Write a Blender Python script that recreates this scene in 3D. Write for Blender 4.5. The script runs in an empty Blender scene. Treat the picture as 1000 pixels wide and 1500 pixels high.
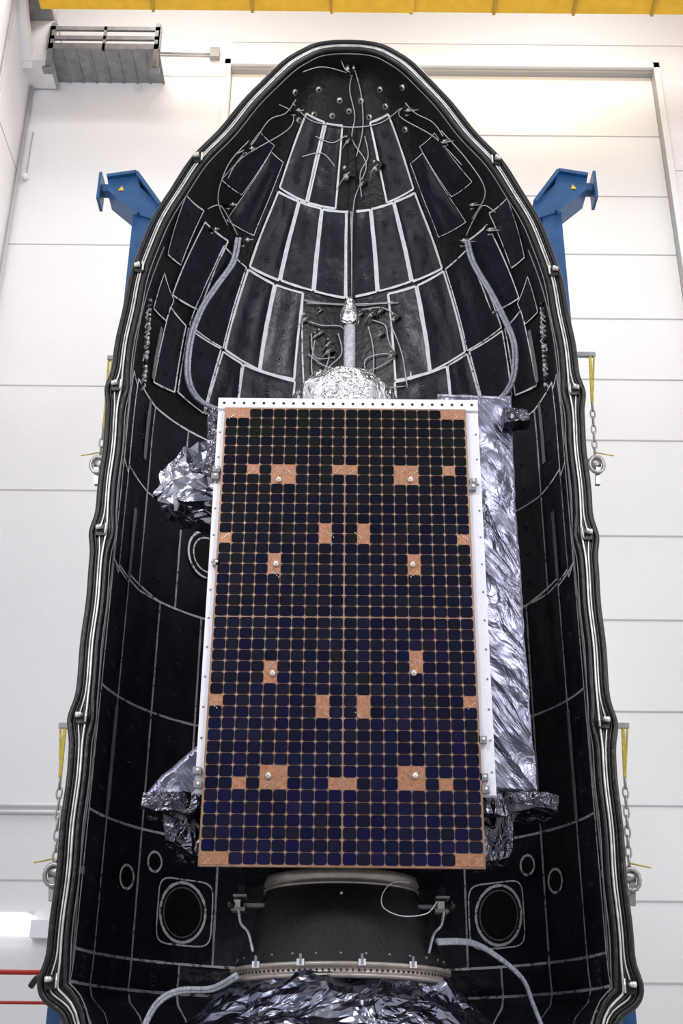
import bpy, bmesh, math, random
from mathutils import Vector, Matrix, noise
random.seed(7)
sc=bpy.context.scene
sc.view_settings.view_transform='Standard'
sc.view_settings.look='None'
# ---------------------------------------------------------------- camera
FPX=1738.0; TH=math.radians(26.0); ROLL=0.009
CAM=Vector((-0.029,-11.3,1.6))
Fv=Vector((0,math.cos(TH),math.sin(TH))); R0=Vector((1,0,0)); U0=Vector((0,-math.sin(TH),math.cos(TH)))
Rv=R0*math.cos(ROLL)+U0*math.sin(ROLL); Uv=U0*math.cos(ROLL)-R0*math.sin(ROLL)
cd=bpy.data.cameras.new('camera'); co=bpy.data.objects.new('camera',cd); sc.collection.objects.link(co)
cd.sensor_fit='VERTICAL'; cd.sensor_height=24; cd.lens=FPX/1500*24; cd.clip_end=200
M=Matrix((( Rv.x,Uv.x,-Fv.x,CAM.x),(Rv.y,Uv.y,-Fv.y,CAM.y),(Rv.z,Uv.z,-Fv.z,CAM.z),(0,0,0,1)))
co.matrix_world=M; sc.camera=co
def ray(px,py): return (Fv*FPX+Rv*(px-500)+Uv*(750-py)).normalized()
def onY(px,py,Y):
    d=ray(px,py); t=(Y-CAM.y)/d.y; return CAM+d*t
# ---------------------------------------------------------------- materials
def mat(name,col,rough=0.5,metal=0.0,spec=0.5,bump=0.0,bscale=20,var=0.0,vscale=5,emit=None,stretch=None,detail=4):
    m=bpy.data.materials.new(name); m.use_nodes=True; nt=m.node_tree; b=nt.nodes['Principled BSDF']
    b.inputs['Base Color'].default_value=(*col,1); b.inputs['Roughness'].default_value=rough
    b.inputs['Metallic'].default_value=metal; b.inputs['Specular IOR Level'].default_value=spec
    tc=nt.nodes.new('ShaderNodeTexCoord'); mp=nt.nodes.new('ShaderNodeMapping'); nt.links.new(tc.outputs['Object'],mp.inputs[0])
    if stretch: mp.inputs['Scale'].default_value=stretch
    if var>0:
        n=nt.nodes.new('ShaderNodeTexNoise'); n.inputs['Scale'].default_value=vscale; n.inputs['Detail'].default_value=5
        nt.links.new(mp.outputs[0],n.inputs['Vector'])
        r=nt.nodes.new('ShaderNodeValToRGB'); r.color_ramp.elements[0].position=0.3; r.color_ramp.elements[1].position=0.7
        r.color_ramp.elements[0].color=(*[max(0,c*(1-var)) for c in col],1); r.color_ramp.elements[1].color=(*[min(1,c*(1+var)) for c in col],1)
        nt.links.new(n.outputs['Fac'],r.inputs[0]); nt.links.new(r.outputs[0],b.inputs['Base Color'])
    if bump>0:
        n=nt.nodes.new('ShaderNodeTexNoise'); n.inputs['Scale'].default_value=bscale; n.inputs['Detail'].default_value=detail
        nt.links.new(mp.outputs[0],n.inputs['Vector'])
        bp=nt.nodes.new('ShaderNodeBump'); bp.inputs['Strength'].default_value=bump; bp.inputs['Distance'].default_value=0.05
        nt.links.new(n.outputs['Fac'],bp.inputs['Height']); nt.links.new(bp.outputs[0],b.inputs['Normal'])
    if emit:
        b.inputs['Emission Color'].default_value=(*emit[0],1); b.inputs['Emission Strength'].default_value=emit[1]
    return m
def foil(name,col,rough,scale,strength,stretch=None,vmix=0.25,rot=(0,0,0),dist=0.12,det=3):
    m=mat(name,col,rough,1.0); nt=m.node_tree; b=nt.nodes['Principled BSDF']
    tc=nt.nodes.new('ShaderNodeTexCoord'); mr=nt.nodes.new('ShaderNodeMapping'); mp=nt.nodes.new('ShaderNodeMapping'); nt.links.new(tc.outputs['Object'],mr.inputs[0]); nt.links.new(mr.outputs[0],mp.inputs[0])
    mr.inputs['Rotation'].default_value=rot
    if stretch: mp.inputs['Scale'].default_value=stretch
    n1=nt.nodes.new('ShaderNodeTexNoise'); n1.inputs['Scale'].default_value=scale; n1.inputs['Detail'].default_value=det; n1.inputs['Distortion'].default_value=1.2
    v=nt.nodes.new('ShaderNodeTexVoronoi'); v.feature='F1'; v.inputs['Scale'].default_value=scale*1.6
    mx=nt.nodes.new('ShaderNodeMix'); mx.data_type='RGBA'; mx.inputs[0].default_value=vmix
    nt.links.new(mp.outputs[0],n1.inputs['Vector'])
    mx2=nt.nodes.new('ShaderNodeMix'); mx2.data_type='RGBA'; mx2.inputs[0].default_value=0.3
    nt.links.new(mp.outputs[0],mx2.inputs[6]); nt.links.new(n1.outputs['Color'],mx2.inputs[7]); nt.links.new(mx2.outputs[2],v.inputs['Vector'])
    nt.links.new(n1.outputs['Fac'],mx.inputs[6]); nt.links.new(v.outputs['Distance'],mx.inputs[7])
    bp=nt.nodes.new('ShaderNodeBump'); bp.inputs['Strength'].default_value=strength; bp.inputs['Distance'].default_value=dist
    nt.links.new(mx.outputs[2],bp.inputs['Height']); nt.links.new(bp.outputs[0],b.inputs['Normal'])
    return m
M_wall=mat('wall_paint',(0.78,0.77,0.785),0.45,var=0.04,vscale=0.35,bump=0.08,bscale=60)
M_door=mat('door_paint',(0.80,0.79,0.785),0.3,var=0.035,vscale=0.3)
M_seam=mat('wall_seam',(0.46,0.45,0.46),0.6)
M_seam2=mat('dark_trim',(0.38,0.37,0.36),0.6)  # darker grey for door reveal, runway edging and conduit box
M_floor=mat('floor_epoxy',(0.55,0.55,0.56),0.25,var=0.05)
M_ceil=mat('ceiling_paint',(0.8,0.78,0.72),0.6,var=0.03)
M_yel=mat('crane_yellow',(0.80,0.46,0.015),0.45,var=0.08)
M_yeldk=mat('crane_yellow_dark',(0.45,0.28,0.02),0.5)
M_steel=mat('grey_steel',(0.25,0.25,0.26),0.5,0.3,var=0.2)
M_blue=mat('blue_paint',(0.013,0.075,0.20),0.4,var=0.15)
M_black=mat('fairing_black',(0.007,0.007,0.008),0.36,spec=0.4,var=0.3,vscale=8,bump=0.2,bscale=15)
M_tile=mat('acoustic_blanket',(0.0085,0.0095,0.0165),0.34,spec=0.5,var=0.45,vscale=2.5,bump=0.25,bscale=7)
M_tile2=mat('acoustic_blanket_edge',(0.022,0.022,0.028),0.5,var=0.3)
M_rub=mat('seal_rubber',(0.008,0.008,0.009),0.35,bump=0.3,bscale=10)
M_sil=mat('seal_metal',(0.66,0.64,0.61),0.38,0.6,var=0.25,vscale=10)
M_white=mat('white_paint',(0.80,0.80,0.85),0.4,var=0.03)
M_out=mat('fairing_outer_white',(0.7,0.7,0.7),0.4,var=0.02)
M_bolt=mat('bolt_metal',(0.75,0.72,0.66),0.3,0.7,var=0.1)
M_wire=mat('wire_white',(0.62,0.62,0.62),0.5,var=0.2,vscale=30)
M_hose=mat('hose_sleeve',(0.50,0.53,0.58),0.35,0.2,bump=0.5,bscale=60,var=0.3,vscale=25)
M_cu=mat('kapton_copper',(0.36,0.17,0.09),0.42,0.25,var=0.3,vscale=30)
M_bronze=mat('panel_substrate',(0.30,0.175,0.11),0.4,0.3,var=0.25,vscale=12)
M_cone=mat('carbon_cone',(0.008,0.0072,0.009),0.5,spec=0.25,var=0.35,vscale=30,bump=0.15,bscale=50,stretch=(1,1,0.15))
M_ring=mat('ring_metal',(0.38,0.335,0.30),0.4,0.5,var=0.15,vscale=10)
M_mli=foil('mli_silver',(0.42,0.42,0.49),0.22,2.2,0.8)
M_mliL=foil('mli_tall',(0.185,0.185,0.24),0.30,1.7,0.8,(2.4,1.5,0.9),0.35,rot=(0,0.6,0),dist=0.09,det=6)
M_mliD=foil('mli_dark',(0.09,0.09,0.105),0.22,5,0.8)
M_mliS=foil('mli_bright',(0.62,0.62,0.64),0.25,6,0.6)
M_mliK=foil('mli_skirt',(0.20,0.21,0.28),0.2,2.2,1.0,None,0.4)
M_strap=mat('strap_yellow',(0.45,0.36,0.05),0.7,var=0.3,vscale=20)
M_chain=mat('chain_steel',(0.35,0.34,0.32),0.35,0.8,var=0.2)
M_red=mat('pipe_red',(0.45,0.03,0.02),0.4,var=0.1)
M_lamp=mat('lamp_glass',(1,1,1),0.3,emit=((0.95,0.97,1.0),1.5))
def tape():
    m=mat('seam_tape',(0.6,0.6,0.62),0.45); nt=m.node_tree; b=nt.nodes['Principled BSDF']
    tc=nt.nodes.new('ShaderNodeTexCoord'); n=nt.nodes.new('ShaderNodeTexNoise'); n.inputs['Scale'].default_value=16; n.inputs['Detail'].default_value=3
    nt.links.new(tc.outputs['Object'],n.inputs['Vector'])
    r=nt.nodes.new('ShaderNodeValToRGB'); r.color_ramp.elements[0].position=0.33; r.color_ramp.elements[1].position=0.45
    r.color_ramp.elements[0].color=(0.09,0.09,0.095,1); r.color_ramp.elements[1].color=(0.82,0.82,0.85,1)
    nt.links.new(n.outputs['Fac'],r.inputs[0]); nt.links.new(r.outputs[0],b.inputs['Base Color']); return m
M_tape=tape()
M_tapeB=mat('seam_tape_bright',(0.86,0.86,0.88),0.45,var=0.12,vscale=12)
def cellmat():
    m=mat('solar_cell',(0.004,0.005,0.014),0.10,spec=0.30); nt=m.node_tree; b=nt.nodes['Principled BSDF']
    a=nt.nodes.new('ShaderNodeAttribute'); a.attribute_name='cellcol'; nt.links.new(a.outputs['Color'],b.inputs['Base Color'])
    return m
M_cell=cellmat()
# ---------------------------------------------------------------- mesh builder
class MB:
    def __init__(s): s.v=[];s.f=[];s.m=[];s.mats=[];s.sm=[]
    def mi(s,m):
        if m not in s.mats: s.mats.append(m)
        return s.mats.index(m)
    def add(s,vs,fs,m,smooth=False):
        o=len(s.v); s.v+= [tuple(v) for v in vs]; k=s.mi(m)
        for f in fs: s.f.append(tuple(i+o for i in f)); s.m.append(k); s.sm.append(smooth)
    def box(s,a,b,m):
        x0,x1=sorted((a[0],b[0]));y0,y1=sorted((a[1],b[1]));z0,z1=sorted((a[2],b[2]))
        s.add([(x0,y0,z0),(x1,y0,z0),(x1,y1,z0),(x0,y1,z0),(x0,y0,z1),(x1,y0,z1),(x1,y1,z1),(x0,y1,z1)],
              [(0,3,2,1),(4,5,6,7),(0,1,5,4),(1,2,6,5),(2,3,7,6),(3,0,4,7)],m)
    def beam(s,p,q,w,h,m,up=Vector((0,1,0))):
        p=Vector(p);q=Vector(q);d=(q-p).normalized(); sx=d.cross(up)
        if sx.length<1e-3: sx=d.cross(Vector((1,0,0)))
        sx.normalize(); sy=sx.cross(d).normalized(); vs=[]
        for c in (p,q):
            for i,j in ((-1,-1),(1,-1),(1,1),(-1,1)): vs.append(c+sx*(i*w/2)+sy*(j*h/2))
        s.add(vs,[(0,3,2,1),(4,5,6,7),(0,1,5,4),(1,2,6,5),(2,3,7,6),(3,0,4,7)],m)
    def tube(s,pts,r,m,n=8,closed=False):
        pts=[Vector(p) for p in pts]; N=len(pts); vs=[];fs=[]
        ref=None
        for i,p in enumerate(pts):
            if closed: t=(pts[(i+1)%N]-pts[i-1])
            else: t=pts[min(i+1,N-1)]-pts[max(i-1,0)]
            t.normalize()
            if ref is None: ref=t.orthogonal().normalized()
            ref=(ref-t*ref.dot(t)); 
            if ref.length<1e-4: ref=t.orthogonal()
            ref.normalize(); bb=t.cross(ref); rr=r[i] if isinstance(r,(list,tuple)) else r
            for k in range(n):
                a=2*math.pi*k/n; vs.append(p+ref*(rr*math.cos(a))+bb*(rr*math.sin(a)))
        L=N if closed else N-1
        for i in range(L):
            j=(i+1)%N
            for k in range(n): fs.append((i*n+k,i*n+(k+1)%n,j*n+(k+1)%n,j*n+k))
        if not closed: fs.append(tuple(range(n))[::-1]); fs.append(tuple((N-1)*n+k for k in range(n)))
        s.add(vs,fs,m,True)
    def cyl(s,p,q,r,m,n=16,r2=None): s.tube([p,q],[r,r if r2 is None else r2],m,n)
    def revolve(s,prof,m,a0=0,a1=2*math.pi,n=64,flip=False,c=(0,0),smooth=True):
        vs=[];fs=[];full=abs(a1-a0-2*math.pi)<1e-6; K=n if full else n+1; P=len(prof)
        for i in range(K):
            a=a0+(a1-a0)*i/n
            for (r,z) in prof: vs.append((c[0]+r*math.sin(a),c[1]+r*math.cos(a),z))
        for i in range(n):
            j=(i+1)%K
            for k in range(P-1):
                f=(i*P+k,j*P+k,j*P+k+1,i*P+k+1); fs.append(f[::-1] if flip else f)
        s.add(vs,fs,m,smooth)
    def obj(s,name,parent=None):
        me=bpy.data.meshes.new(name); me.from_pydata(s.v,[],s.f); me.update()
        for m in s.mats: me.materials.append(m)
        for p,k,sm in zip(me.polygons,s.m,s.sm): p.material_index=k; p.use_smooth=sm
        o=bpy.data.objects.new(name,me); sc.collection.objects.link(o)
        if parent: o.parent=parent
        return o
def empty(name):
    e=bpy.data.objects.new(name,None); sc.collection.objects.link(e); return e
def smooth(pts,k=6):
    pts=[Vector(p) for p in pts]; out=[]
    for i in range(len(pts)-1):
        p0=pts[max(i-1,0)];p1=pts[i];p2=pts[i+1];p3=pts[min(i+2,len(pts)-1)]
        for j in range(k):
            t=j/k; out.append(0.5*((2*p1)+(p2-p0)*t+(2*p0-5*p1+4*p2-p3)*t*t+(3*p1-p0-3*p2+p3)*t**3))
    out.append(pts[-1]); return out
# ---------------------------------------------------------------- fairing profile
def xc(y): return 504+0.0079*(750-y)
tab=[(66,0),(67,22),(71,45),(80,66),(100,97),(140,137),(195,183),(240,224),(290,258),(345,288),(397,308),(470,325)]
prof=[]
for y,w in tab:
    p=onY(xc(y)+w,y,0); prof.append(Vector((max(0,p.x),p.z,0)))
prof[0].x=0
RC=2.6
for y in (560,660,780,920,1050,1180,1300,1400,1462):
    prof.append(Vector((RC,onY(xc(y)+350,y,0).z,0)))
p=onY(xc(1500)+401,1500,0); prof.append(Vector((p.x,p.z,0))); prof.append(Vector((2.28,1.75,0)))
prof=smooth(prof,5)
prof[0].x=0
def offs(prof,d):
    out=[]
    for i,p in enumerate(prof):
        t=prof[min(i+1,len(prof)-1)]-prof[max(i-1,0)]
        if i==0: t=Vector((1,0,0))
        t.normalize(); n=Vector((-t.y,t.x,0))
        if i==0: n=Vector((0,1,0))
        out.append(p+n*d)
    return out
test=offs(prof,0.1)[len(prof)//2]
SGN=1 if test.x>prof[len(prof)//2].x else -1
def off(d): return offs(prof,d*SGN)
TH_IN=0.10
Q=off(-TH_IN); Q[0]=Vector((0,prof[0].y-TH_IN,0))
tbl=sorted([(q.y,max(0,q.x)) for q in Q])
def Rin(z):
    if z>=tbl[-1][0]: return 0.0
    if z<=tbl[0][0]: return tbl[0][1]
    lo,hi=0,len(tbl)-1
    while hi-lo>1:
        m=(lo+hi)//2
        if tbl[m][0]<=z: lo=m
        else: hi=m
    z0,r0=tbl[lo];z1,r1=tbl[hi]
    return r0+(r1-r0)*(z-z0)/max(1e-9,z1-z0)
def hit(px,py):
    d=ray(px,py)
    def inside(t):
        p=CAM+d*t
        if p.y<0.0: return True
        return math.hypot(p.x,p.y)<Rin(p.z)
    t=(0.0-CAM.y)/d.y+1e-4
    while inside(t) and t<30: t+=0.03
    a,b=t-0.03,t
    for _ in range(20):
        m=(a+b)/2
        if inside(m): a=m
        else: b=m
    p=CAM+d*b
    return (math.atan2(p.x,p.y),p.z)
def S(a,z,o=0.0):
    r=Rin(z); e=0.05; dr=(Rin(z+e)-Rin(z-e))/(2*e)
    n=Vector((-math.sin(a),-math.cos(a),dr)); n.normalize()
    return Vector((r*math.sin(a),r*math.cos(a),z))+n*o, n
# ---------------------------------------------------------------- fairing
fair=empty('rocket_fairing_half')
sh=MB()
inn=[(q.x,q.y) for q in Q]; out=[(q.x,q.y) for q in prof]
sh.revolve(inn,M_black,-math.pi/2,math.pi/2,96)
sh.revolve(out,M_out,-math.pi/2,math.pi/2,96,flip=True)
for s in (-1,1):
    vs=[];fs=[]
    for i in range(len(prof)):
        vs.append((s*out[i][0],0,out[i][1])); vs.append((s*inn[i][0],0,inn[i][1]))
    for i in range(len(prof)-1): fs.append((2*i,2*i+1,2*i+3,2*i+2))
    sh.add(vs,fs,M_black)
sh.obj('shell',fair)
bs=MB(); bs.revolve([(2.30,1.76),(2.36,1.74),(2.36,0.0),(2.2,0.0),(2.2,1.74),(2.30,1.76)],M_blue,-math.pi/2,math.pi/2,48)
bs.obj('base_ring',fair)
ZC=[onY(300,240,0).z,onY(207,400,0).z,onY(170,572,0).z,onY(148,782,0).z,onY(115,1055,0).z,onY(90,1440,0).z]
def bumpz(z): return sum(math.exp(-((z-c)/0.16)**2) for c in ZC[2:])
def ribbonpath(d,bump,Y):
    base=off(d); dense=[]
    for i in range(len(base)-1):
        for k in range(6): dense.append(base[i].lerp(base[i+1],k/6))
    dense.append(base[-1])
    nrm=[]
    for i,p in enumerate(dense):
        t=dense[min(i+1,len(dense)-1)]-dense[max(i-1,0)]; t.normalize(); n=Vector((-t.y,t.x,0))*SGN
        w=bump*bumpz(p.y)+0.006*math.sin(p.y*7.0)
        nrm.append(p+n*w)
    left=[Vector((-p.x,Y,p.y)) for p in nrm if p.x>=0][::-1]; right=[Vector((p.x,Y,p.y)) for p in nrm if p.x>=0]
    return left+right[1:]
rim=MB()
def flat(d0,d1,b0,b1,Y0,Y1,m):
    A=ribbonpath(d0,b0,Y0);B=ribbonpath(d1,b1,Y0);n=min(len(A),len(B))
    A2=[Vector((p.x,Y1,p.z)) for p in A];B2=[Vector((p.x,Y1,p.z)) for p in B]
    vs=[];fs=[]
    for i in range(n): vs+= [A[i],B[i],B2[i],A2[i]]
    for i in range(n-1):
        for k in range(4): fs.append((4*i+k,4*i+(k+1)%4,4*i+4+(k+1)%4,4*i+4+k))
    rim.add(vs,fs,m)
flat(0.015,-0.15,0.04,-0.02,-0.05,0.0,M_black)
rim.tube(ribbonpath(-0.005,0.045,-0.055),0.030,M_rub)
rim.tube(ribbonpath(-0.045,0.045,-0.055),0.012,M_rub)
rim.tube(ribbonpath(-0.078,0.03,-0.07),0.0075,M_sil)
rim.tube(ribbonpath(-0.106,-0.01,-0.075),0.0115,M_sil)
rim.tube(ribbonpath(-0.092,0.01,-0.065),0.012,M_rub)
rim.tube(ribbonpath(-0.148,-0.03,-0.06),0.026,M_rub)
rim.tube(ribbonpath(-0.185,-0.02,-0.02),0.007,M_steel)
rim.obj('rim_seal',fair)
cl=MB()
for z in ZC:
    R=Rin(z)+TH_IN
    for s in (-1,1):
        x=s*(R-0.07)
        cl.box((x-0.05,-0.10,z-0.06),(x+0.05,-0.05,z+0.06),M_black)
        cl.cyl((x,-0.13,z+0.02),(x+s*0.05,-0.13,z+0.02),0.026,M_sil,12)
        cl.cyl((x-s*0.05,-0.12,z-0.05),(x-s*0.05,-0.12,z+0.07),0.012,M_bolt,8)
        cl.cyl((x,-0.17,z+0.02),(x,-0.08,z+0.02),0.018,M_bolt,8)
cl.obj('clamps',fair)
# blankets
tiles=MB(); seams=MB(); detail=MB()
def strip(pts,w,m,o=0.028,mb=seams):
    dense=[]
    for i in range(len(pts)-1):
        k=max(2,int(abs(pts[i+1][1]-pts[i][1])/0.12)+int(abs(pts[i+1][0]-pts[i][0])/0.05))
        for j in range(k): dense.append((pts[i][0]+(pts[i+1][0]-pts[i][0])*j/k,pts[i][1]+(pts[i+1][1]-pts[i][1])*j/k))
    dense.append(pts[-1]); P=[S(a,z,o) for a,z in dense]; vs=[];fs=[]
    for i,(p,n) in enumerate(P):
        t=P[min(i+1,len(P)-1)][0]-P[max(i-1,0)][0]; 
        if t.length<1e-6: t=Vector((0,0,1))
        t.normalize(); sd=t.cross(n).normalized()*(w/2)*(0.8+0.4*random.random()); vs+= [p-sd,p+sd]
    for i in range(len(P)-1): fs.append((2*i,2*i+1,2*i+3,2*i+2))
    mb.add(vs,fs,m)
def tile(c,w=0.03,m=M_tape,tm=M_tile,seam=True,inset=0.012,buttons=True):
    ca=sum(p[0] for p in c)/4; cz=sum(p[1] for p in c)/4
    c2=[(p[0]+(ca-p[0])*inset*2,p[1]+(cz-p[1])*inset) for p in c]
    N=10; vs=[];fs=[]
    o=0.014+random.random()*0.006; sd=random.random()*50
    def bil(u,v): return tuple((c2[0][k]*(1-u)+c2[1][k]*u)*(1-v)+(c2[3][k]*(1-u)+c2[2][k]*u)*v for k in (0,1))
    for j in range(N+1):
        for i in range(N+1):
            u,v=i/N,j/N; a,z=bil(u,v); puff=0.024*min(1,5*min(u,1-u))*min(1,7*min(v,1-v))
            vs.append(S(a,z,o+puff*(0.7+0.7*noise.noise(Vector((u*2.5+sd,v*2.5,sd)))))[0])
    for j in range(N):
        for i in range(N): k=j*(N+1)+i; fs.append((k,k+1,k+N+2,k+N+1))
    tiles.add(vs,fs,tm,True)
    per=[i for i in range(N+1)]+[j*(N+1)+N for j in range(1,N+1)]+[N*(N+1)+i for i in range(N-1,-1,-1)]+[j*(N+1) for j in range(N-1,0,-1)]
    v2=[];f2=[]
    for k in per:
        j,i=divmod(k,N+1); a,z=bil(i/N,j/N); v2.append(vs[k]); v2.append(S(a,z,-0.002)[0])
    L=len(per)
    for q in range(L): r=(q+1)%L; f2.append((2*q,2*r,2*r+1,2*q+1))
    tiles.add(v2,f2,tm)
    if seam:
        for i in range(4): strip([c[i],c[(i+1)%4]],w,m)
    if buttons:
        for u,v in ((0.5,0.2),(0.5,0.5),(0.5,0.8)):
            a,z=bil(u,v); p,n=S(a,z,o+0.018)
            t=n.orthogonal().normalized(); b=n.cross(t)
            detail.tube([p+(t*math.cos(q)+b*math.sin(q))*0.045+n*0.004 for q in [k*math.pi/6 for k in range(12)]],0.004,M_tile2,4,closed=True)
            detail.cyl(p,p+n*0.012,0.015,M_tile2,8)
def H(q): return [hit(x,y) for x,y in q]
def mir(c): return [(-a,z) for a,z in c]
B=M_tapeB
def both(q,w=0.03,m=M_tape,sides='LR',**k):
    c=H(q); w*=0.78
    if 'L' in sides: tile(c,w,m,**k)
    if 'R' in sides: tile(mir(c),w,m,**k)
both([(477,181),(501,184),(491,306),(450,297)],0.035,B,'L')
both([(447,166),(474,179),(447,296),(408,275)],0.035,B)
both([(378,192),(400,213),(352,285),(322,262)],0.012)
both([(472,307),(507,311),(505,437),(460,427)],0.040,B)
both([(438,296),(470,306),(457,426),(410,411)],0.040,B)
both([(406,281),(436,295),(407,411),(364,391)],0.040,B)
both([(395,222),(413,238),(370,345),(330,322)],0.012)
both([(298,325),(332,353),(290,455),(250,432)],0.03)
both([(270,285),(296,308),(262,388),(243,372)],0.02)
both([(403,418),(443,430),(430,557),(380,544)],0.040,B)
both([(362,395),(400,417),(378,543),(328,513)],0.040,B)
both([(326,360),(359,392),(325,511),(275,476)],0.025)
both([(238,400),(252,440),(240,470),(222,452)],0.02,buttons=False)
both([(355,535),(431,560),(428,592),(348,588)],0.035,B)
both([(325,516),(353,534),(345,610),(298,606)],0.035)
both([(274,481),(322,512),(296,606),(258,575)],0.03)
both([(247,450),(270,478),(253,575),(222,560)],0.03)
zs=[hit(237,607)[1],hit(222,728)[1],hit(237,885)[1],hit(222,1045)[1],hit(207,1215)[1],hit(190,1405)[1],hit(185,1450)[1],1.95]
a1=hit(143,1300)[0];a2=hit(198,1300)[0];a3=hit(283,1060)[0]
a0=-math.pi/2+0.13
cols=[a0,a1,a2,a3,a3*0.62,a3*0.2]
for r in range(len(zs)-1):
    for s in (1,-1):
        cc=cols if r!=4 else [a0,a1,a2,a3*0.78,a3*0.2]
        if r in(0,1): cc=[a0,(a0+a1)/2-0.02,a1+0.09,a2+0.10,a3*0.85,a3*0.3]
        for i in range(len(cc)-1):
            sk=0.10 if r in(0,1,2) and i<2 else 0.0
            c=[(s*cc[i],zs[r]+sk),(s*cc[i+1],zs[r]),(s*cc[i+1],zs[r+1]),(s*cc[i],zs[r+1]+(0.1 if r<2 and i<2 else 0))]
            tile(c,0.024,M_tape,buttons=(r<6))
def ringon(px,py,r,w,m,n=40,fill=None,both_=True,rectr=None):
    a,z=hit(px,py)
    for s in ((1,-1) if both_ else (1,)):
        R=Rin(z); pts=[]
        for k in range(n+1):
            q=2*math.pi*k/n
            if rectr:
                cx=math.copysign(abs(math.cos(q))**0.35,math.cos(q))*rectr[0]; cy=math.copysign(abs(math.sin(q))**0.35,math.sin(q))*rectr[1]
            else: cx=math.cos(q)*r;cy=math.sin(q)*r
            pts.append((s*a+cx/R,z+cy))
        lv=0.052 if rectr else 0.056
        if fill:
            P=[S(p[0],p[1],lv-0.005)[0] for p in pts[:-1]]; seams.add(P+[S(s*a,z,lv-0.005)[0]],[(i,(i+1)%n,n) for i in range(n)],fill)
        strip(pts,w,m,o=lv)
ringon(265,1337,0,0.016,M_tape,rectr=(0.36,0.33),fill=M_tile)
ringon(262,1337,0.30,0.03,M_tape,fill=M_black)
ringon(262,1337,0.25,0.014,M_steel)
ringon(179,1285,0.115,0.025,M_tape,fill=M_black)
ringon(221,1263,0.10,0.025,M_tape,fill=M_black)
ringon(300,815,0.30,0.03,M_tape,fill=M_black,both_=False)
ringon(300,815,0.22,0.02,M_tape,both_=False)
tiles.obj('acoustic_blankets',fair); 
for (x0,y0),(x1,y1) in [((216,585),(203,670)),((193,745),(183,845)),((165,1035),(150,1195)),((232,480),(222,560))]:
    a,z0=hit(x0,y0);z1=hit(x1,y1)[1]
    for s in (1,-1): strip([(s*a,z0),(s*a,z1)],0.07,M_steel,o=0.05)
seams.obj('blanket_seams',fair)
def P(px,py,o=0.05): 
    a,z=hit(px,py); return S(a,z,o)
def wire(q,r=0.010,m=M_wire,o=0.05,mb=detail,k=5): mb.tube(smooth([P(x,y,o)[0] for x,y in q],k),r,m,6)
for x,y in [(466,131),(497,147),(459,168),(486,170),(529,148),(557,131),(565,156),(541,172),(437,176),(594,190),(511,163),(431,135),(590,128)]:
    p,n=P(x,y,0.0); detail.cyl(p,p+n*0.02,0.042,M_bolt,12); detail.cyl(p+n*0.02,p+n*0.035,0.018,M_black,8)
for q in [[(518,100),(512,130),(520,170),(516,205),(537,240),(528,270),(517,310),(515,435)],[(520,100),(530,140),(532,190),(522,230)],
          [(440,103),(470,95),(505,103),(514,108)],[(425,150),(450,175),(480,183),(520,187),(560,180),(590,158)],
          [(405,152),(425,165),(418,190),(350,230),(330,260)],[(600,152),(588,170),(640,200),(680,240)],
          [(360,205),(330,240),(315,290),(330,330)],[(650,190),(690,235),(715,280),(695,320)],[(440,230),(470,225),(490,245)],
          [(430,145),(415,165),(390,175),(365,210),(340,225)],[(597,150),(612,165),(640,180),(660,212)],[(535,200),(540,230),(528,255),(530,290)],
          [(300,305),(318,300),(332,320),(345,345)],[(730,310),(712,300),(698,320),(686,345)],
          [(460,200),(485,210),(505,200)]]: wire(q,0.007,o=0.045)
for q in [[(445,470),(470,478),(500,480),(512,500)],[(450,520),(480,540),(540,545),(580,525)],[(530,455),(560,452),(585,465)],
          [(455,490),(460,525),(490,525)],[(540,560),(535,530),(560,520),(578,522)],[(470,555),(480,530),(485,500)],[(545,470),(565,478),(570,500),(580,520)],
          [(448,445),(500,447),(585,445)],[(450,570),(500,575),(595,568)],[(540,480),(548,520),(545,580)],[(575,480),(590,520),(598,570)],[(460,500),(455,540),(465,575)],[(495,490),(500,520),(478,545),(480,575)]]:
    wire(q,0.0085)
for x,y,s in [(448,467,.09),(582,466,.09),(470,488,.07),(484,515,.11),(578,521,.08),(560,455,.06),(530,460,.05),(512,205,.08),(513,255,.14),(557,243,.11),(533,268,.07),
              (426,160,.09),(600,160,.09),(356,215,.09),(655,205,.09),(695,298,.08),(330,298,.08),(350,352,.10),(682,352,.10),(513,100,.09),(548,460,.09),(470,455,.05),(560,490,.06),(484,503,.08),(463,492,.06),(722,335,.09),(306,335,.07)]:
    p,n=P(x,y,0.0)
    t=n.orthogonal().normalized();b=n.cross(t)
    detail.beam(p,p+n*s*1.1,s,s*0.8,M_black)
    detail.cyl(p+t*s*0.6,p+t*s*0.6+n*s*1.2,s*0.28,M_sil,8); detail.cyl(p-b*s*0.7,p-b*s*0.7+n*s*0.9,s*0.2,M_bolt,8)
    detail.tube(smooth([p+n*s*1.1,p+n*s*1.6+t*s,p+t*s*2+n*0.3*s],4),0.006,M_wire,5)
strip([hit(515,190),hit(515,437)],0.10,M_black,o=0.04,mb=detail)
strip([hit(514,310),hit(515,437)],0.010,M_tape,o=0.044,mb=detail)
strip([hit(443,432),hit(446,590)],0.02,M_tape,o=0.02,mb=detail); strip([hit(590,432),hit(604,590)],0.02,M_tape,o=0.02,mb=detail)
strip([hit(444,440),hit(588,440)],0.03,M_steel,o=0.02,mb=detail)
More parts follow.
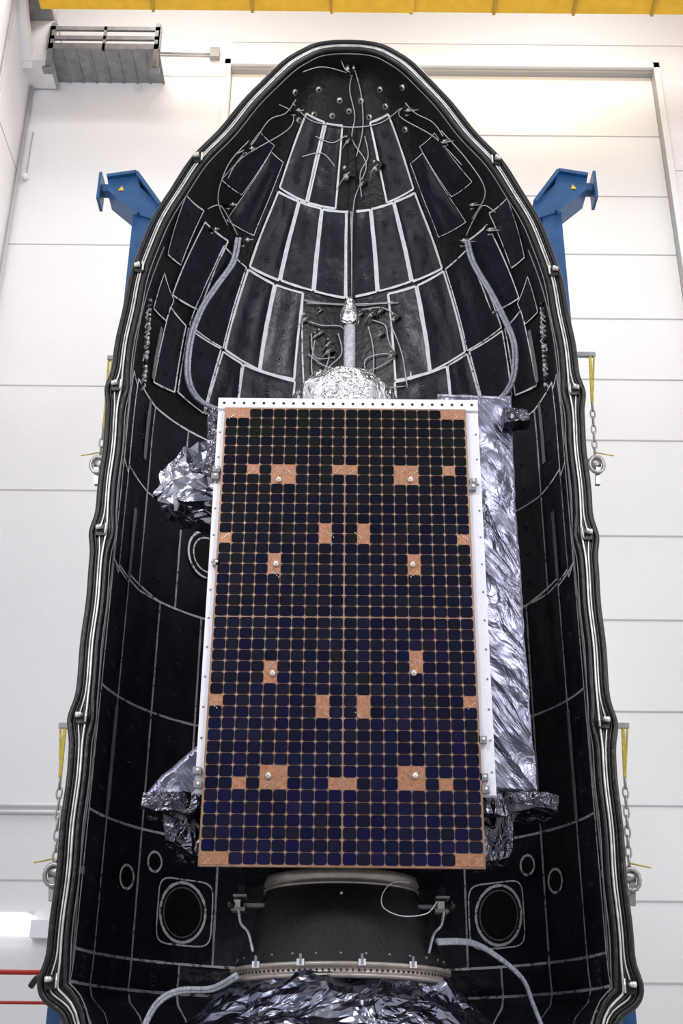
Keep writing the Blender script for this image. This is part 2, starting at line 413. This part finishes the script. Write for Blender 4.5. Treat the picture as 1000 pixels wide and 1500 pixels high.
for s in (-1,1):
    aa=-math.pi/2+0.10
    pts=[S(s*(aa+0.012*math.sin(z*3.1)),z,0.03)[0] for z in [2.6+0.2*k for k in range(42)]]
    detail.tube(pts,0.010,M_steel,6)
    for k in range(18):
        y=440+k*7; x=213-(y-440)*0.07
        a,z=hit(x,y); p,n=S(s*abs(a),z,0.03)
        detail.cyl(p,p+n*0.05,0.015+0.014*random.random(),random.choice([M_black,M_steel,M_sil,M_wire]),7)
        q,_=S(s*abs(a),z-0.12,0.03); detail.tube(smooth([p,p.lerp(q,0.5)+n*0.07*random.random(),q],4),0.008,random.choice([M_wire,M_rub]),5)
detail.obj('fittings_and_cables',fair)
hz=MB()
for q in [[(338,348),(330,385),(305,420),(282,455),(266,500),(262,555),(280,590),(318,607)],[(691,352),(700,385),(724,425),(744,462),(762,505),(762,550),(748,580),(720,600)]]:
    for dx in (0,5):
        hz.tube(smooth([P(x+dx,y,0.12)[0] for x,y in q],6),0.022,M_hose,10)
hz.obj('air_hoses',fair)
# ---------------------------------------------------------------- satellite
sat=empty('satellite')
YP=-1.2
xl=-1.175; xr=1.175; zt=onY(505,600,YP).z; zb=onY(505,1268,YP).z
pan=MB()
pan.box((xl-0.015,YP,zb-0.015),(xr+0.015,YP+0.04,zt+0.015),M_bronze)
NC=20;NR=42
cw=(xr-xl-0.008)/NC; ch=(zt-zb-0.008)/NR
def cpos(i,j):
    x=xl+cw*(i+0.5)+(0.008 if i>=NC//2 else 0); z=zb+ch*(j+0.5)+(0.008 if j>=NR//2 else 0); return x,z
patches=[(363,693,1,1),(415,697,2,1.5),(505,693,2,1),(592,697,2,1.5),(647,695,1,1),(481,778,1,2),(528,778,1,2),(328,785,1,1),(681,787,1,1),
 (403,833,1,2),(606,833,1,2),(399,978,1,2),(607,978,1,2),(313,1031,1,1),(690,1033,1,1),(477,1040,1,2),(527,1040,1,2),(340,1142,1,1),(396,1137,2,2),(501,1143,2,1),(607,1137,2,2),(661,1143,1,1),
 (345,604,2,1),(664,606,2,1),(308,1261,2,1),(691,1262,2,1)]
PR=[]
removed=set()
for px,py,w,h in patches:
    p=onY(px,py,YP); fi=(p.x-xl)/cw-0.5; fj=(p.z-zb)/ch-0.5
    h=math.ceil(h)
    i0=round(fi-(w-1)/2); j0=round(fj-(h-1)/2); i0=max(0,min(NC-w,i0)); j0=max(0,min(NR-h,j0))
    for i in range(i0,i0+w):
        for j in range(j0,j0+h): removed.add((i,j))
    x0,z0=cpos(i0,j0);x1,z1=cpos(i0+w-1,j0+h-1)
    PR.append((x0-cw/2,x1+cw/2,z0-ch/2,z1+ch/2))
cells_v=[];cells_f=[];cols_=[]
def cellshape(x,z,hw,hh,c,y):
    o=len(cells_v); n=3; vs=[]
    for (sx,sz,a0_) in ((1,-1,-90),(1,1,0),(-1,1,90),(-1,-1,180)):
        for k in range(n+1):
            a=math.radians(a0_+90*k/n); vs.append((x+sx*(hw-c)+c*math.cos(a),y,z+sz*(hh-c)+c*math.sin(a)))
    cells_v.extend(vs); cells_f.append(tuple(range(o,o+len(vs))))
for i in range(NC):
    for j in range(NR):
        if (i,j) in removed: continue
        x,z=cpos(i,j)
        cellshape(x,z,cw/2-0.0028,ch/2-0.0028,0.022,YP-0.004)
        k=random.random(); low_reflect=1-j/NR
        cols_.append((0.0025+0.005*k,0.003+0.005*k,0.007+0.028*low_reflect*(0.3+0.7*random.random()),1))  # random tone per cell, plus a bluish reflection painted into the lower rows
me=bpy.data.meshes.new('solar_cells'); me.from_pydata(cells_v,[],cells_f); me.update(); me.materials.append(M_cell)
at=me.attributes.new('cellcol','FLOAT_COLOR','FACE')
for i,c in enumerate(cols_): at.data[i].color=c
oc=bpy.data.objects.new('solar_cells',me); sc.collection.objects.link(oc); oc.parent=sat
for a,b,c,d in PR: pan.box((a,YP-0.0035,c),(b,YP,d),M_cu)
for px,py in [(408,704),(601,704),(404,827),(604,828),(399,987),(606,987),(393,1137),(608,1137)]:
    p=onY(px,py,YP); pan.cyl((p.x,YP-0.03,p.z),(p.x,YP,p.z),0.026,M_bolt,6); pan.cyl((p.x,YP-0.045,p.z),(p.x,YP-0.03,p.z),0.012,M_sil,8)
for px,py in [(410,688),(424,692),(590,690),(606,694),(495,690),(515,692),(484,784),(524,784),(404,842),(606,842),(330,785),(680,787),(395,975),(607,972),(313,1033),(690,1035),(479,1048),(525,1048),(393,1148),(612,1130),(497,1147),(508,1147),(340,610),(670,610),(300,1264),(700,1264)]:
    p=onY(px,py,YP); sg=random.choice((-1,1))
    for k in range(4):
        q=(p.x+(k-1.5)*0.018,YP-0.008,p.z+(k-1.5)*0.016*sg); pan.box((q[0]-0.0045,q[1],q[2]-0.0045),(q[0]+0.0045,YP,q[2]+0.0045),M_bolt)
pan.obj('solar_panel',sat)
fr=MB()
tl=onY(321,588,-1.1); trr=onY(698,590,-1.1); bt=onY(505,1165,-1.1).z
fr.box((tl.x,-1.14,bt),(trr.x,-1.06,tl.z),M_white)
fr.box((tl.x,-1.17,zt+0.02),(trr.x,-1.14,tl.z),M_white)
n=26
for k in range(n):
    x=tl.x+0.06+(trr.x-tl.x-0.12)*k/(n-1); z=(zt+tl.z)/2+0.012; fr.cyl((x,-1.174,z),(x,-1.168,z),0.014,M_black,10)
for k in range(14):
    z=bt+0.2+(tl.z-bt-0.3)*k/13
    for x in (tl.x+0.03,trr.x-0.03): fr.cyl((x,-1.145,z),(x,-1.139,z),0.010,M_steel,8)
for x,y in [(318,690),(316,700),(693,708),(692,716),(318,826),(707,1085),(709,1140),(711,1158),(291,1150),(290,1130)]:
    p=onY(x,y,-1.15); fr.box((p.x-0.04,-1.2,p.z-0.03),(p.x+0.03,-1.1,p.z+0.03),M_steel); fr.cyl((p.x,-1.22,p.z),(p.x,-1.18,p.z),0.014,M_bolt,8)
fr.obj('panel_frame',sat)
wg=MB()
for k in range(3):
    y=-1.0+k*0.09; wg.box((xl+0.02,y,zb+0.05),(xr+0.01,y+0.04,zt-0.05),M_black)
wg.obj('stowed_panels',sat)
def foilbox(name,poly,Y0,Y1,m,amp,cuts=3,it=2,parent=None,smoothsh=False,seed=0,fs=1.4,ml=None):
    bm=bmesh.new()
    A=[bm.verts.new((p[0],Y0,p[1])) for p in poly]; Bv=[bm.verts.new((p[0],Y1,p[1])) for p in poly]
    bm.faces.new(A); bm.faces.new(Bv[::-1]); n=len(poly)
    for i in range(n): bm.faces.new((A[i],Bv[i],Bv[(i+1)%n],A[(i+1)%n]))
    bmesh.ops.recalc_face_normals(bm,faces=bm.faces)
    bmesh.ops.triangulate(bm,faces=bm.faces)
    ml=ml or amp*2.0+0.05
    for _ in range(it):
        L=[e for e in bm.edges if e.calc_length()>ml]
        if not L: break
        bmesh.ops.subdivide_edges(bm,edges=L,cuts=1); bmesh.ops.triangulate(bm,faces=bm.faces)
    for v in bm.verts:
        c=v.co; d=noise.noise_vector(c*fs*2+Vector((seed,seed,0)))*amp*1.3+noise.noise_vector(c*fs*6+Vector((seed,0,seed)))*amp*0.8
        v.co=c+d
    me=bpy.data.meshes.new(name); bm.to_mesh(me); bm.free(); me.materials.append(m)
    for p in me.polygons: p.use_smooth=smoothsh
    o=bpy.data.objects.new(name,me); sc.collection.objects.link(o); o.parent=parent; return o
def pp(q,Y): return [((p:=onY(x,y,Y)).x,p.z) for x,y in q]
foilbox('bus_body',[(-0.95,zb+0.15),(0.98,zb+0.15),(0.98,zt-0.1),(-0.95,zt-0.1)],-0.7,0.9,M_mliD,0.03,it=5,parent=sat)
foilbox('tall_blanket_box',pp([(640,578),(747,580),(757,760),(770,960),(786,1160),(700,1160)],-0.3),-0.3,0.35,M_mliL,0.012,it=8,parent=sat,smoothsh=True,fs=1.3,ml=0.06)
foilbox('crumpled_blanket',pp([(318,628),(318,756),(270,742),(228,722),(232,690),(262,664),(295,648)],-0.6),-0.6,0.0,M_mli,0.07,it=6,parent=sat,seed=3,fs=2,ml=0.1)
foilbox('crumpled_blanket_low',pp([(250,690),(316,700),(316,750),(262,735)],-0.7),-0.75,-0.5,M_mli,0.06,it=5,parent=sat,seed=8,fs=2)
foilbox('wedge_blanket',pp([(300,1085),(300,1168),(212,1166),(232,1140),(270,1108)],-0.7),-0.7,-0.2,M_mliL,0.012,it=7,parent=sat,seed=5,smoothsh=True,ml=0.06)
foilbox('lower_blanket_a',pp([(300,1160),(300,1186),(255,1190),(205,1180),(210,1162)],-0.8),-0.8,-0.2,M_mliD,0.04,it=5,parent=sat,seed=6,fs=2)
foilbox('lower_blanket_b',pp([(302,1180),(302,1254),(262,1246),(240,1230),(243,1184)],-0.7),-0.7,-0.1,M_mliD,0.05,it=5,parent=sat,seed=9,fs=2)
foilbox('lower_blanket_c',pp([(700,1156),(760,1158),(816,1162),(812,1184),(755,1188),(700,1190)],-0.8),-0.8,-0.2,M_mliD,0.04,it=5,parent=sat,seed=11,fs=2)
foilbox('lower_blanket_d',pp([(700,1180),(752,1184),(748,1250),(722,1262),(700,1262)],-0.7),-0.7,-0.1,M_mliD,0.05,it=5,parent=sat,seed=12,fs=2)
foilbox('side_blanket',pp([(300,1038),(322,1038),(312,1100),(291,1100)],-0.95),-1.0,-0.6,M_mliD,0.02,it=5,parent=sat,seed=15,fs=2)
foilbox('bracket_blanket',pp([(736,600),(770,603),(775,617),(740,622)],-0.45),-0.5,-0.25,M_mliD,0.015,it=4,parent=sat,seed=15,fs=2)
foilbox('side_blanket_upper',pp([(308,600),(330,600),(330,700),(296,690)],-0.9),-0.9,-0.5,M_mliD,0.03,it=5,parent=sat,seed=17,fs=2)
tp=MB()
ztop=onY(508,560,0).z
prf=[(0.0,ztop),(0.2,ztop-0.01),(0.38,ztop-0.04),(0.50,ztop-0.13),(0.60,ztop-0.3),(0.64,zt-0.2)]
tp.revolve(prf,M_mliS,n=40,smooth=False)
tp.obj('top_dome',sat)
def jag(o,amp,fs):
    for v in o.data.vertices:
        v.co+=noise.noise_vector(v.co*fs)*amp
jag(bpy.data.objects['top_dome'],0.05,6)
ms=MB()
zt2=onY(512,436,0).z; zm=onY(512,476,0).z
x0=onY(512,476,0).x
pts=[];rr=[]
for k in range(40):
    z=ztop-0.05+(zm-ztop+0.05)*k/39; pts.append((x0,0,z)); rr.append(0.062+0.006*(k%2))
ms.tube(pts,rr,M_hose,14)
ms.tube([(x0,0,zm-0.03),(x0,0,zm+0.03),(x0-0.01,0,zm+0.15),(x0,0,zt2-0.06),(x0,0,zt2)],[0.075,0.115,0.10,0.06,0.02],M_mliS,12)
o=ms.obj('antenna_mast',sat)
# ---------------------------------------------------------------- adapter
ad=empty('payload_adapter')
a=MB()
ztc=3.22; zbc=2.55
a.revolve([(0.69,ztc),(0.95,zbc)],M_cone,n=96)
a.revolve([(0.65,ztc+0.13),(0.69,ztc+0.12),(0.71,ztc+0.06),(0.69,ztc+0.05),(0.69,ztc+0.02),(0.71,ztc+0.01),(0.71,ztc-0.01),(0.69,ztc-0.01)],M_ring,n=96)
a.revolve([(0.93,zbc+0.01),(0.98,zbc),(0.98,zbc-0.03),(0.955,zbc-0.035),(0.955,zbc-0.085),(0.99,zbc-0.09),(0.99,zbc-0.12),(0.93,zbc-0.125)],M_ring,n=96)
for k in range(120):
    q=2*math.pi*k/120; r=0.956; x=r*math.sin(q);y=-r*math.cos(q); d=Vector((math.sin(q),-math.cos(q),0))
    a.cyl((x,y,zbc-0.06),Vector((x,y,zbc-0.06))+d*0.008,0.009,M_black,6)
for k in range(28):
    q=2*math.pi*k/28; r=0.92; d=Vector((math.sin(q),-math.cos(q),0)); p=d*r+Vector((0,0,zbc+0.07)); a.cyl(p,p+d*0.012,0.010,M_steel,8)
for px in (372,440,530,606):
    p=onY(px,1410,-0.9); y=-math.sqrt(max(0.01,0.99**2-p.x**2))
    a.box((p.x-0.03,y-0.02,zbc-0.03),(p.x+0.03,y+0.06,zbc+0.02),M_white); a.box((p.x-0.01,y-0.03,zbc-0.02),(p.x+0.01,y,zbc+0.06),M_steel)
a.cyl((0,-0.78,ztc-0.1),(0,-0.71,ztc-0.1),0.012,M_bolt,8)
for s in (-1,1):
    x=s*0.90; z=3.02
    a.box((x-0.06,-0.35,z+0.12),(x+0.06,-0.15,z+0.14),M_ring); a.box((x-0.02,-0.3,z-0.05),(x+0.03,-0.2,z+0.22),M_black)
    a.box((x-0.07,-0.36,z+0.0),(x+0.05,-0.2,z+0.03),M_ring); a.box((x-0.05,-0.38,z+0.03),(x+0.01,-0.25,z+0.09),M_bolt)
    a.box((x-s*0.25,-0.3,z+0.04),(x+s*0.06,-0.2,z+0.07),M_steel); a.cyl((x+s*0.07,-0.4,z+0.05),(x+s*0.07,-0.2,z+0.05),0.035,M_black,10)
    a.tube(smooth([(x,-0.4,z),(x-s*0.03,-0.45,z-0.12),(x-s*0.1,-0.5,z-0.2),(x-s*0.15,-0.55,z-0.36)],5),0.012,M_hose,6)
a.tube(smooth([tuple(onY(x,y,-0.86)) for x,y in [(600,1292),(575,1293),(560,1310),(562,1330),(590,1342),(625,1338),(640,1320)]],5),0.005,M_wire,5)
a.obj('cone_and_rings',ad)
lo=MB()
lp=[(0.95,2.44),(1.05,2.36),(1.2,2.22),(1.36,2.06),(1.5,1.9),(1.58,1.7)]
lp2=[]
for i in range(len(lp)-1):
    for k in range(3): lp2.append((lp[i][0]+(lp[i+1][0]-lp[i][0])*k/3,lp[i][1]+(lp[i+1][1]-lp[i][1])*k/3))
lp2.append(lp[-1])
lo.revolve(lp2,M_mliK,n=80,smooth=False)
o=lo.obj('foil_skirt',ad); jag(o,0.08,3.0); jag(o,0.03,9)
st=MB(); st.revolve([(1.5,1.75),(1.5,0.1),(1.75,0.08),(1.75,0.0)],M_steel,n=64); st.obj('stand',ad)
hs=MB()
for q in [[(640,1378,-0.5),(690,1380,0.2),(730,1402,0.5),(765,1434,0.6),(780,1470,0.5),(800,1520,0.4)],[(346,1428,-0.6),(310,1447,-0.2),(262,1450,0.1),(228,1470,0.2),(203,1520,0.2)]]:
    hs.tube(smooth([onY(*k) for k in q],6),0.022,M_hose,10); hs.tube(smooth([onY(k[0]+2,k[1]+4,k[2]) for k in q],6),0.016,M_hose,10)
hs.obj('purge_hoses',ad)
# ---------------------------------------------------------------- blue stands
def stand():
    m=MB(); Y=1.5
    g=lambda x,y: onY(x,y,Y)
    top=g(205,320)
    cx=g(209,340).x
    m.box((cx-0.13,Y-0.12,0.15),(cx+0.13,Y+0.12,top.z),M_blue)
    q=g(236,330); 
    m.beam((cx+0.30,Y,0.2),(cx+0.30,Y,q.z-0.5),0.12,0.14,M_blue)
    for k in range(7):
        z=q.z-0.9-k*1.5
        if z>1.5: m.beam((cx,Y,z),(cx+0.3,Y,z+0.5),0.08,0.08,M_blue); m.beam((cx,Y,z+0.5),(cx+0.3,Y,z+0.5),0.08,0.08,M_blue)
    poly=[g(160,272),g(203,266),g(208,285),g(236,312),g(236,335),g(205,325),g(162,290)]
    vs=[(p.x,Y-0.15,p.z) for p in poly]+[(p.x,Y+0.15,p.z) for p in poly]; n=len(poly)
    m.add(vs,[tuple(range(n)),tuple(range(2*n-1,n-1,-1))]+[(i,i+n,(i+1)%n+n,(i+1)%n) for i in range(n)],M_blue)
    for (x0,y0),(x1,y1) in [((160,272),(203,266)),((162,291),(205,326)),((203,266),(236,312))]:
        m.beam(g(x0,y0),g(x1,y1),0.05,0.42,M_blue)
    p=g(148,262);q=g(154,300); m.box((p.x,Y-0.14,q.z),(p.x+0.04,Y+0.14,p.z),M_blue)
    p=g(156,280); m.beam((p.x-0.05,Y,p.z),(p.x+0.25,Y,p.z),0.12,0.14,M_blue)
    p=g(180,288); m.add([(p.x-0.04,Y-0.16,p.z-0.03),(p.x+0.04,Y-0.16,p.z-0.03),(p.x+0.01,Y-0.16,p.z+0.05)],[(0,1,2)],M_yel)
    zz=g(230,380).z
    m.beam((cx,Y,zz),(cx+0.75,Y+0.2,zz),0.12,0.12,M_blue)
    m.beam((cx,Y,4.0),(cx+0.5,Y+0.1,4.0),0.16,0.16,M_blue)
    m.box((cx-0.3,Y-2.0,0.0),(cx+0.4,Y+0.5,0.18),M_blue)
    p=onY(82,1478,0.3)
    m.beam((p.x,0.3,0.15),(p.x,0.3,p.z),0.12,0.12,M_blue)
    m.beam((p.x,0.3,p.z-0.3),(cx,Y,p.z-0.1),0.10,0.10,M_blue)
    return m
s1=stand(); o1=s1.obj('fairing_support_stand')
o2=bpy.data.objects.new('fairing_support_stand.001',o1.data.copy()); sc.collection.objects.link(o2); o2.scale=(-1,1,1); o2.location=(0.03,0,0.1)
# ---------------------------------------------------------------- slings
def sling(pts,name='lifting_sling'):
    m=MB(); Y=0.35
    T=onY(pts[0][0],pts[0][1],Y);Mid=onY(pts[1][0],pts[1][1],Y);Bt=onY(pts[2][0],pts[2][1],Y)
    s=-1 if T.x<0 else 1
    m.beam(T,Mid,0.03,0.03,M_strap); m.beam(T+Vector((0.045*s,0,0)),Mid+Vector((0.01*s,0.05,0)),0.02,0.02,M_strap)
    m.beam(T+Vector((-s*0.25,0,0.02)),T+Vector((s*0.06,0,0.02)),0.05,0.05,M_steel)
    N=max(3,int((Mid-Bt).length/0.09))
    for k in range(N):
        c=Mid.lerp(Bt,(k+0.5)/N); ax=Vector((1,0,0)) if k%2 else Vector((0,1,0))
        m.tube([c+ax*(0.026*math.cos(q))+Vector((0,0,0.062*math.sin(q))) for q in [j*math.pi/5 for j in range(10)]],0.010,M_chain,6,closed=True)
    m.cyl(Bt+Vector((-0.09*s,0,0)),Bt+Vector((0.05*s,0,0)),0.06,M_chain,12)
    m.tube([Bt+Vector((0.08*math.cos(q),-0.05,-0.03+0.10*math.sin(q))) for q in [j*math.pi/6 for j in range(12)]],0.022,M_chain,8,closed=True)
    m.beam(Bt+Vector((0.02*s,0,-0.05)),Bt+Vector((0.0,0,-0.26)),0.05,0.06,M_chain)
    m.beam(Bt+Vector((0,0,0.02)),Bt+Vector((-s*0.28,0,0.02)),0.07,0.07,M_steel)
    m.tube([Bt+Vector((0,-0.05,0.12)),Bt+Vector((s*0.2,-0.05,0.08))],0.008,M_strap,5)
    return m.obj(name)
sling([(165,527),(151,630),(145,680)]); sling([(864,522),(867,590),(872,680)],'lifting_sling.001')
sling([(95,1066),(88,1140),(80,1278)],'lifting_sling.002'); sling([(912,1066),(915,1140),(922,1285)],'lifting_sling.003')
# ---------------------------------------------------------------- room
YW=7.0
XL=-6.55; XR=9.5; ZT=24.0
dl=onY(338,95,YW); dr=onY(955,90,YW)
w=MB(); w.box((XL-0.3,YW,0),(dl.x,YW+0.4,ZT),M_wall); w.obj('wall_back_left')
w=MB(); w.box((dr.x,YW,0),(XR,YW+0.4,ZT),M_wall); w.obj('wall_back_right')
w=MB(); w.box((dl.x,YW,dl.z),(dr.x,YW+0.4,ZT),M_wall); w.obj('wall_back_top')
d=MB(); d.box((dl.x+0.01,YW+0.2,0),(dr.x-0.01,YW+0.38,dl.z-0.01),M_door)
for y in (200,288,373,467,556,645,785,908,1042,1180,1320,1440):
    z=onY(900,y,YW+0.2).z; d.box((dl.x+0.01,YW+0.19,z-0.012),(dr.x-0.01,YW+0.2,z+0.012),M_seam)
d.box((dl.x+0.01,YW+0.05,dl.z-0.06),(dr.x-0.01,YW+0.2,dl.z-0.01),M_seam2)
d.obj('door_1')
t=MB()
for y in (110,358,565,718,1187,1290): 
    z=onY(80,y,YW).z; t.box((XL,YW-0.006,z-0.012),(dl.x-0.1,YW,z+0.012),M_seam)
for y in (65,): 
    z=onY(700,y,YW).z; t.box((dl.x,YW-0.006,z-0.01),(XR,YW,z+0.01),M_seam)
for y in (250,466,640,780,900,1045,1200):
    z=onY(980,y,YW).z; t.box((dr.x+0.15,YW-0.006,z-0.01),(XR,YW,z+0.01),M_seam)
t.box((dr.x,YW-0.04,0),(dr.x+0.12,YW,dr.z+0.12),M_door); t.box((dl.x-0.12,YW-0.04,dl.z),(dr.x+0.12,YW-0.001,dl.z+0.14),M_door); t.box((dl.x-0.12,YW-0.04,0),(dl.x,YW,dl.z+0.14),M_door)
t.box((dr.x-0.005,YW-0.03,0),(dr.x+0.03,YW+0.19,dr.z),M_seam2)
t.obj('trim_1')
w=MB(); w.box((XL-0.3,-14,0),(XL,YW,ZT),M_wall)
for zz in (3,6,9,12,15,18): w.box((XL,-14,zz-0.012),(XL+0.006,YW,zz+0.012),M_seam)
w.obj('wall_left')
w=MB(); w.box((XR,-14,0),(XR+0.3,YW,ZT),M_wall); w.obj('wall_right')
w=MB(); w.box((XL-0.3,-20,-0.2),(XR+0.3,YW+0.4,0),M_floor); w.obj('floor')
w=MB(); w.box((XL-0.3,-14,ZT),(XR+0.3,YW+0.4,ZT+0.2),M_ceil); w.obj('ceiling')
c=MB(); YB=4.6; zb_=onY(500,17,YB+0.55).z
XA,XB=XL+0.6,XR-0.05
c.box((XA,YB,zb_+0.05),(XB,YB+0.5,zb_+1.1),M_yel)
c.box((XA,YB-0.1,zb_),(XB,YB+0.55,zb_+0.05),M_yel)
for px in (215,365,485,605,730,850,968):
    p=onY(px,15,YB); c.box((p.x-0.03,YB-0.12,zb_-0.05),(p.x+0.03,YB+0.56,zb_-0.001),M_yeldk)
p0=onY(486,20,YB);p1=onY(608,20,YB); c.box((p0.x,YB-0.15,zb_-0.08),(p1.x,YB+0.5,zb_-0.052),M_yel)
c.obj('overhead_crane')
c=MB()
A=onY(62,100,6.6)
c.box((XL,6.2,A.z-0.2),(XL+0.55,6.95,A.z+0.9),M_wall)
c.beam((XL+0.1,6.4,A.z-0.2),(XL+0.1,3.0,A.z+2.4),0.2,0.2,M_wall,up=Vector((0,0,1)))
c.box((XL,-10,A.z+0.9),(XL+0.5,6.9,A.z+1.0),M_steel)
c.box((XL+0.5,-10,A.z+0.96),(XL+0.53,6.9,A.z+1.12),M_seam2)
c.box((XL+0.56,6.15,A.z-0.2),(XL+0.6,6.95,A.z-0.1),M_seam2); c.beam((XL+0.56,6.2,A.z-0.2),(XL+0.56,6.2,A.z+0.9),0.04,0.04,M_seam2)
c.tube([(XL+0.06,6.9,0.1),(XL+0.06,6.9,A.z-0.2)],0.035,M_seam,8)
c.tube([(XL+0.05,5.2,0.1),(XL+0.05,5.2,A.z+0.9)],0.03,M_seam,8)
c.box((XL+0.12,-10,A.z+1.1),(XL+0.3,6.9,A.z+2.1),M_wall)
c.obj('crane_runway_beam')
c=MB(); yq=6.1
p0=onY(75,38,yq);p1=onY(232,72,yq)
c.box((p0.x,yq,p1.z),(p1.x,YW,p1.z+0.05),M_steel)
for z in (p1.z+0.1,p0.z-0.05,(p1.z+p0.z)/2): c.box((p0.x,yq,z-0.05),(p1.x,yq+0.05,z+0.05),M_steel)
for k in range(3):
    x=p0.x+(p1.x-p0.x)*k/2; c.box((x-0.03,yq,p1.z),(x+0.03,yq+0.06,p0.z),M_steel)
for k in range(9):
    x=p0.x+(p1.x-p0.x)*k/8; c.box((x-0.015,yq+0.05,p1.z-0.03),(x+0.015,YW,p1.z),M_yeldk if k==99 else M_steel)
for x in (p0.x+0.05,p1.x-0.05):
    c.box((x-0.05,yq,p1.z-0.5),(x+0.05,yq+0.1,p0.z+0.1),M_steel); c.box((x-0.1,yq,p1.z-0.55),(x+0.1,yq+0.15,p1.z-0.48),M_steel)
c.obj('wall_platform')
c=MB()
p=onY(315,82,YW); q=onY(232,80,YW)
c.tube([(q.x,YW-0.05,q.z),(p.x,YW-0.05,p.z)],0.025,M_seam,8); c.box((p.x-0.1,YW-0.12,p.z-0.13),(p.x+0.1,YW,p.z+0.13),M_seam2)
for y in (1180,1190):
    z=onY(40,y,YW).z; c.tube([(XL,YW-0.05,z),(-2.5,YW-0.05,z)],0.03,M_wall,8)
p=onY(38,262,YW); c.cyl((p.x,YW-0.12,p.z),(p.x,YW,p.z),0.06,M_white,12); c.tube([(p.x,YW-0.02,p.z),(p.x,YW-0.02,p.z+1.2)],0.012,M_seam,6)
c.obj('wall_conduit')
c=MB(); p=onY(-25,1340,YW);q=onY(42,1371,YW)
c.box((p.x,YW-0.22,q.z),(q.x,YW,p.z),M_lamp); c.box((p.x-0.03,YW-0.2,p.z),(q.x+0.03,YW,p.z+0.05),M_white)
p=onY(50,1350,YW);q=onY(80,1376,YW); c.box((p.x,YW-0.2,q.z),(q.x,YW,p.z),M_white)
c.obj('wall_lamp')
c=MB()
p=onY(0,1424,4.5)
c.tube([(XL+0.02,4.5,p.z),(-3.1,4.5,p.z)],0.03,M_red,8); c.tube([(XL+0.02,4.5,p.z-0.35),(-3.1,4.5,p.z-0.35)],0.02,M_red,8)
for x in (-6.2,-4.9,-3.4): c.box((x-0.03,4.47,0),(x+0.03,4.53,p.z),M_red)
p=onY(60,1440,4.5); c.tube(smooth([(p.x-0.1,4.4,p.z-0.05),(p.x,4.35,p.z+0.05),(p.x+0.12,4.4,p.z-0.05),(p.x+0.2,4.4,p.z+0.1)],5),0.04,M_rub,8)
c.obj('pipe_railing')
# ---------------------------------------------------------------- lights
wd=bpy.data.worlds.new('world'); sc.world=wd; wd.use_nodes=True; wd.node_tree.nodes['Background'].inputs[0].default_value=(0.80,0.85,1.0,1); wd.node_tree.nodes['Background'].inputs[1].default_value=0.28
def area(name,loc,size,energy,col,target=None,sy=None):
    l=bpy.data.lights.new(name,'AREA'); l.energy=energy; l.color=col; l.shape='RECTANGLE'; l.size=size; l.size_y=sy or size
    o=bpy.data.objects.new(name,l); sc.collection.objects.link(o); o.location=loc
    if target: o.rotation_euler=(Vector(target)-Vector(loc)).to_track_quat('-Z','Y').to_euler()
    return o
for i,(x,y) in enumerate([(-3.5,-3),(4.5,-3),(-3.5,2.5),(4.5,2.5)]): area('ceiling_lamp',(x,y,23.5),2.5,410,(1,0.985,0.97))
area('added_front_key',(-5.2,-13,13),2.2,720,(0.95,0.965,1),(0,0,7),sy=4); area('added_front_key',(6.4,-13,13),2.2,800,(0.95,0.965,1),(0,0,7),sy=4)  # key lights added behind the camera to brighten the fairing interior
area('crane_lamp',(1.5,5.8,20.9),9,50,(1,0.66,0.24),(1.5,7.2,19.0),sy=0.4)
area('side_lamp',(-5.8,-4,6),3,115,(0.93,0.94,1),(0,4,5)); area('side_lamp',(8.5,-4,6),3,140,(0.93,0.94,1),(0,4,5))
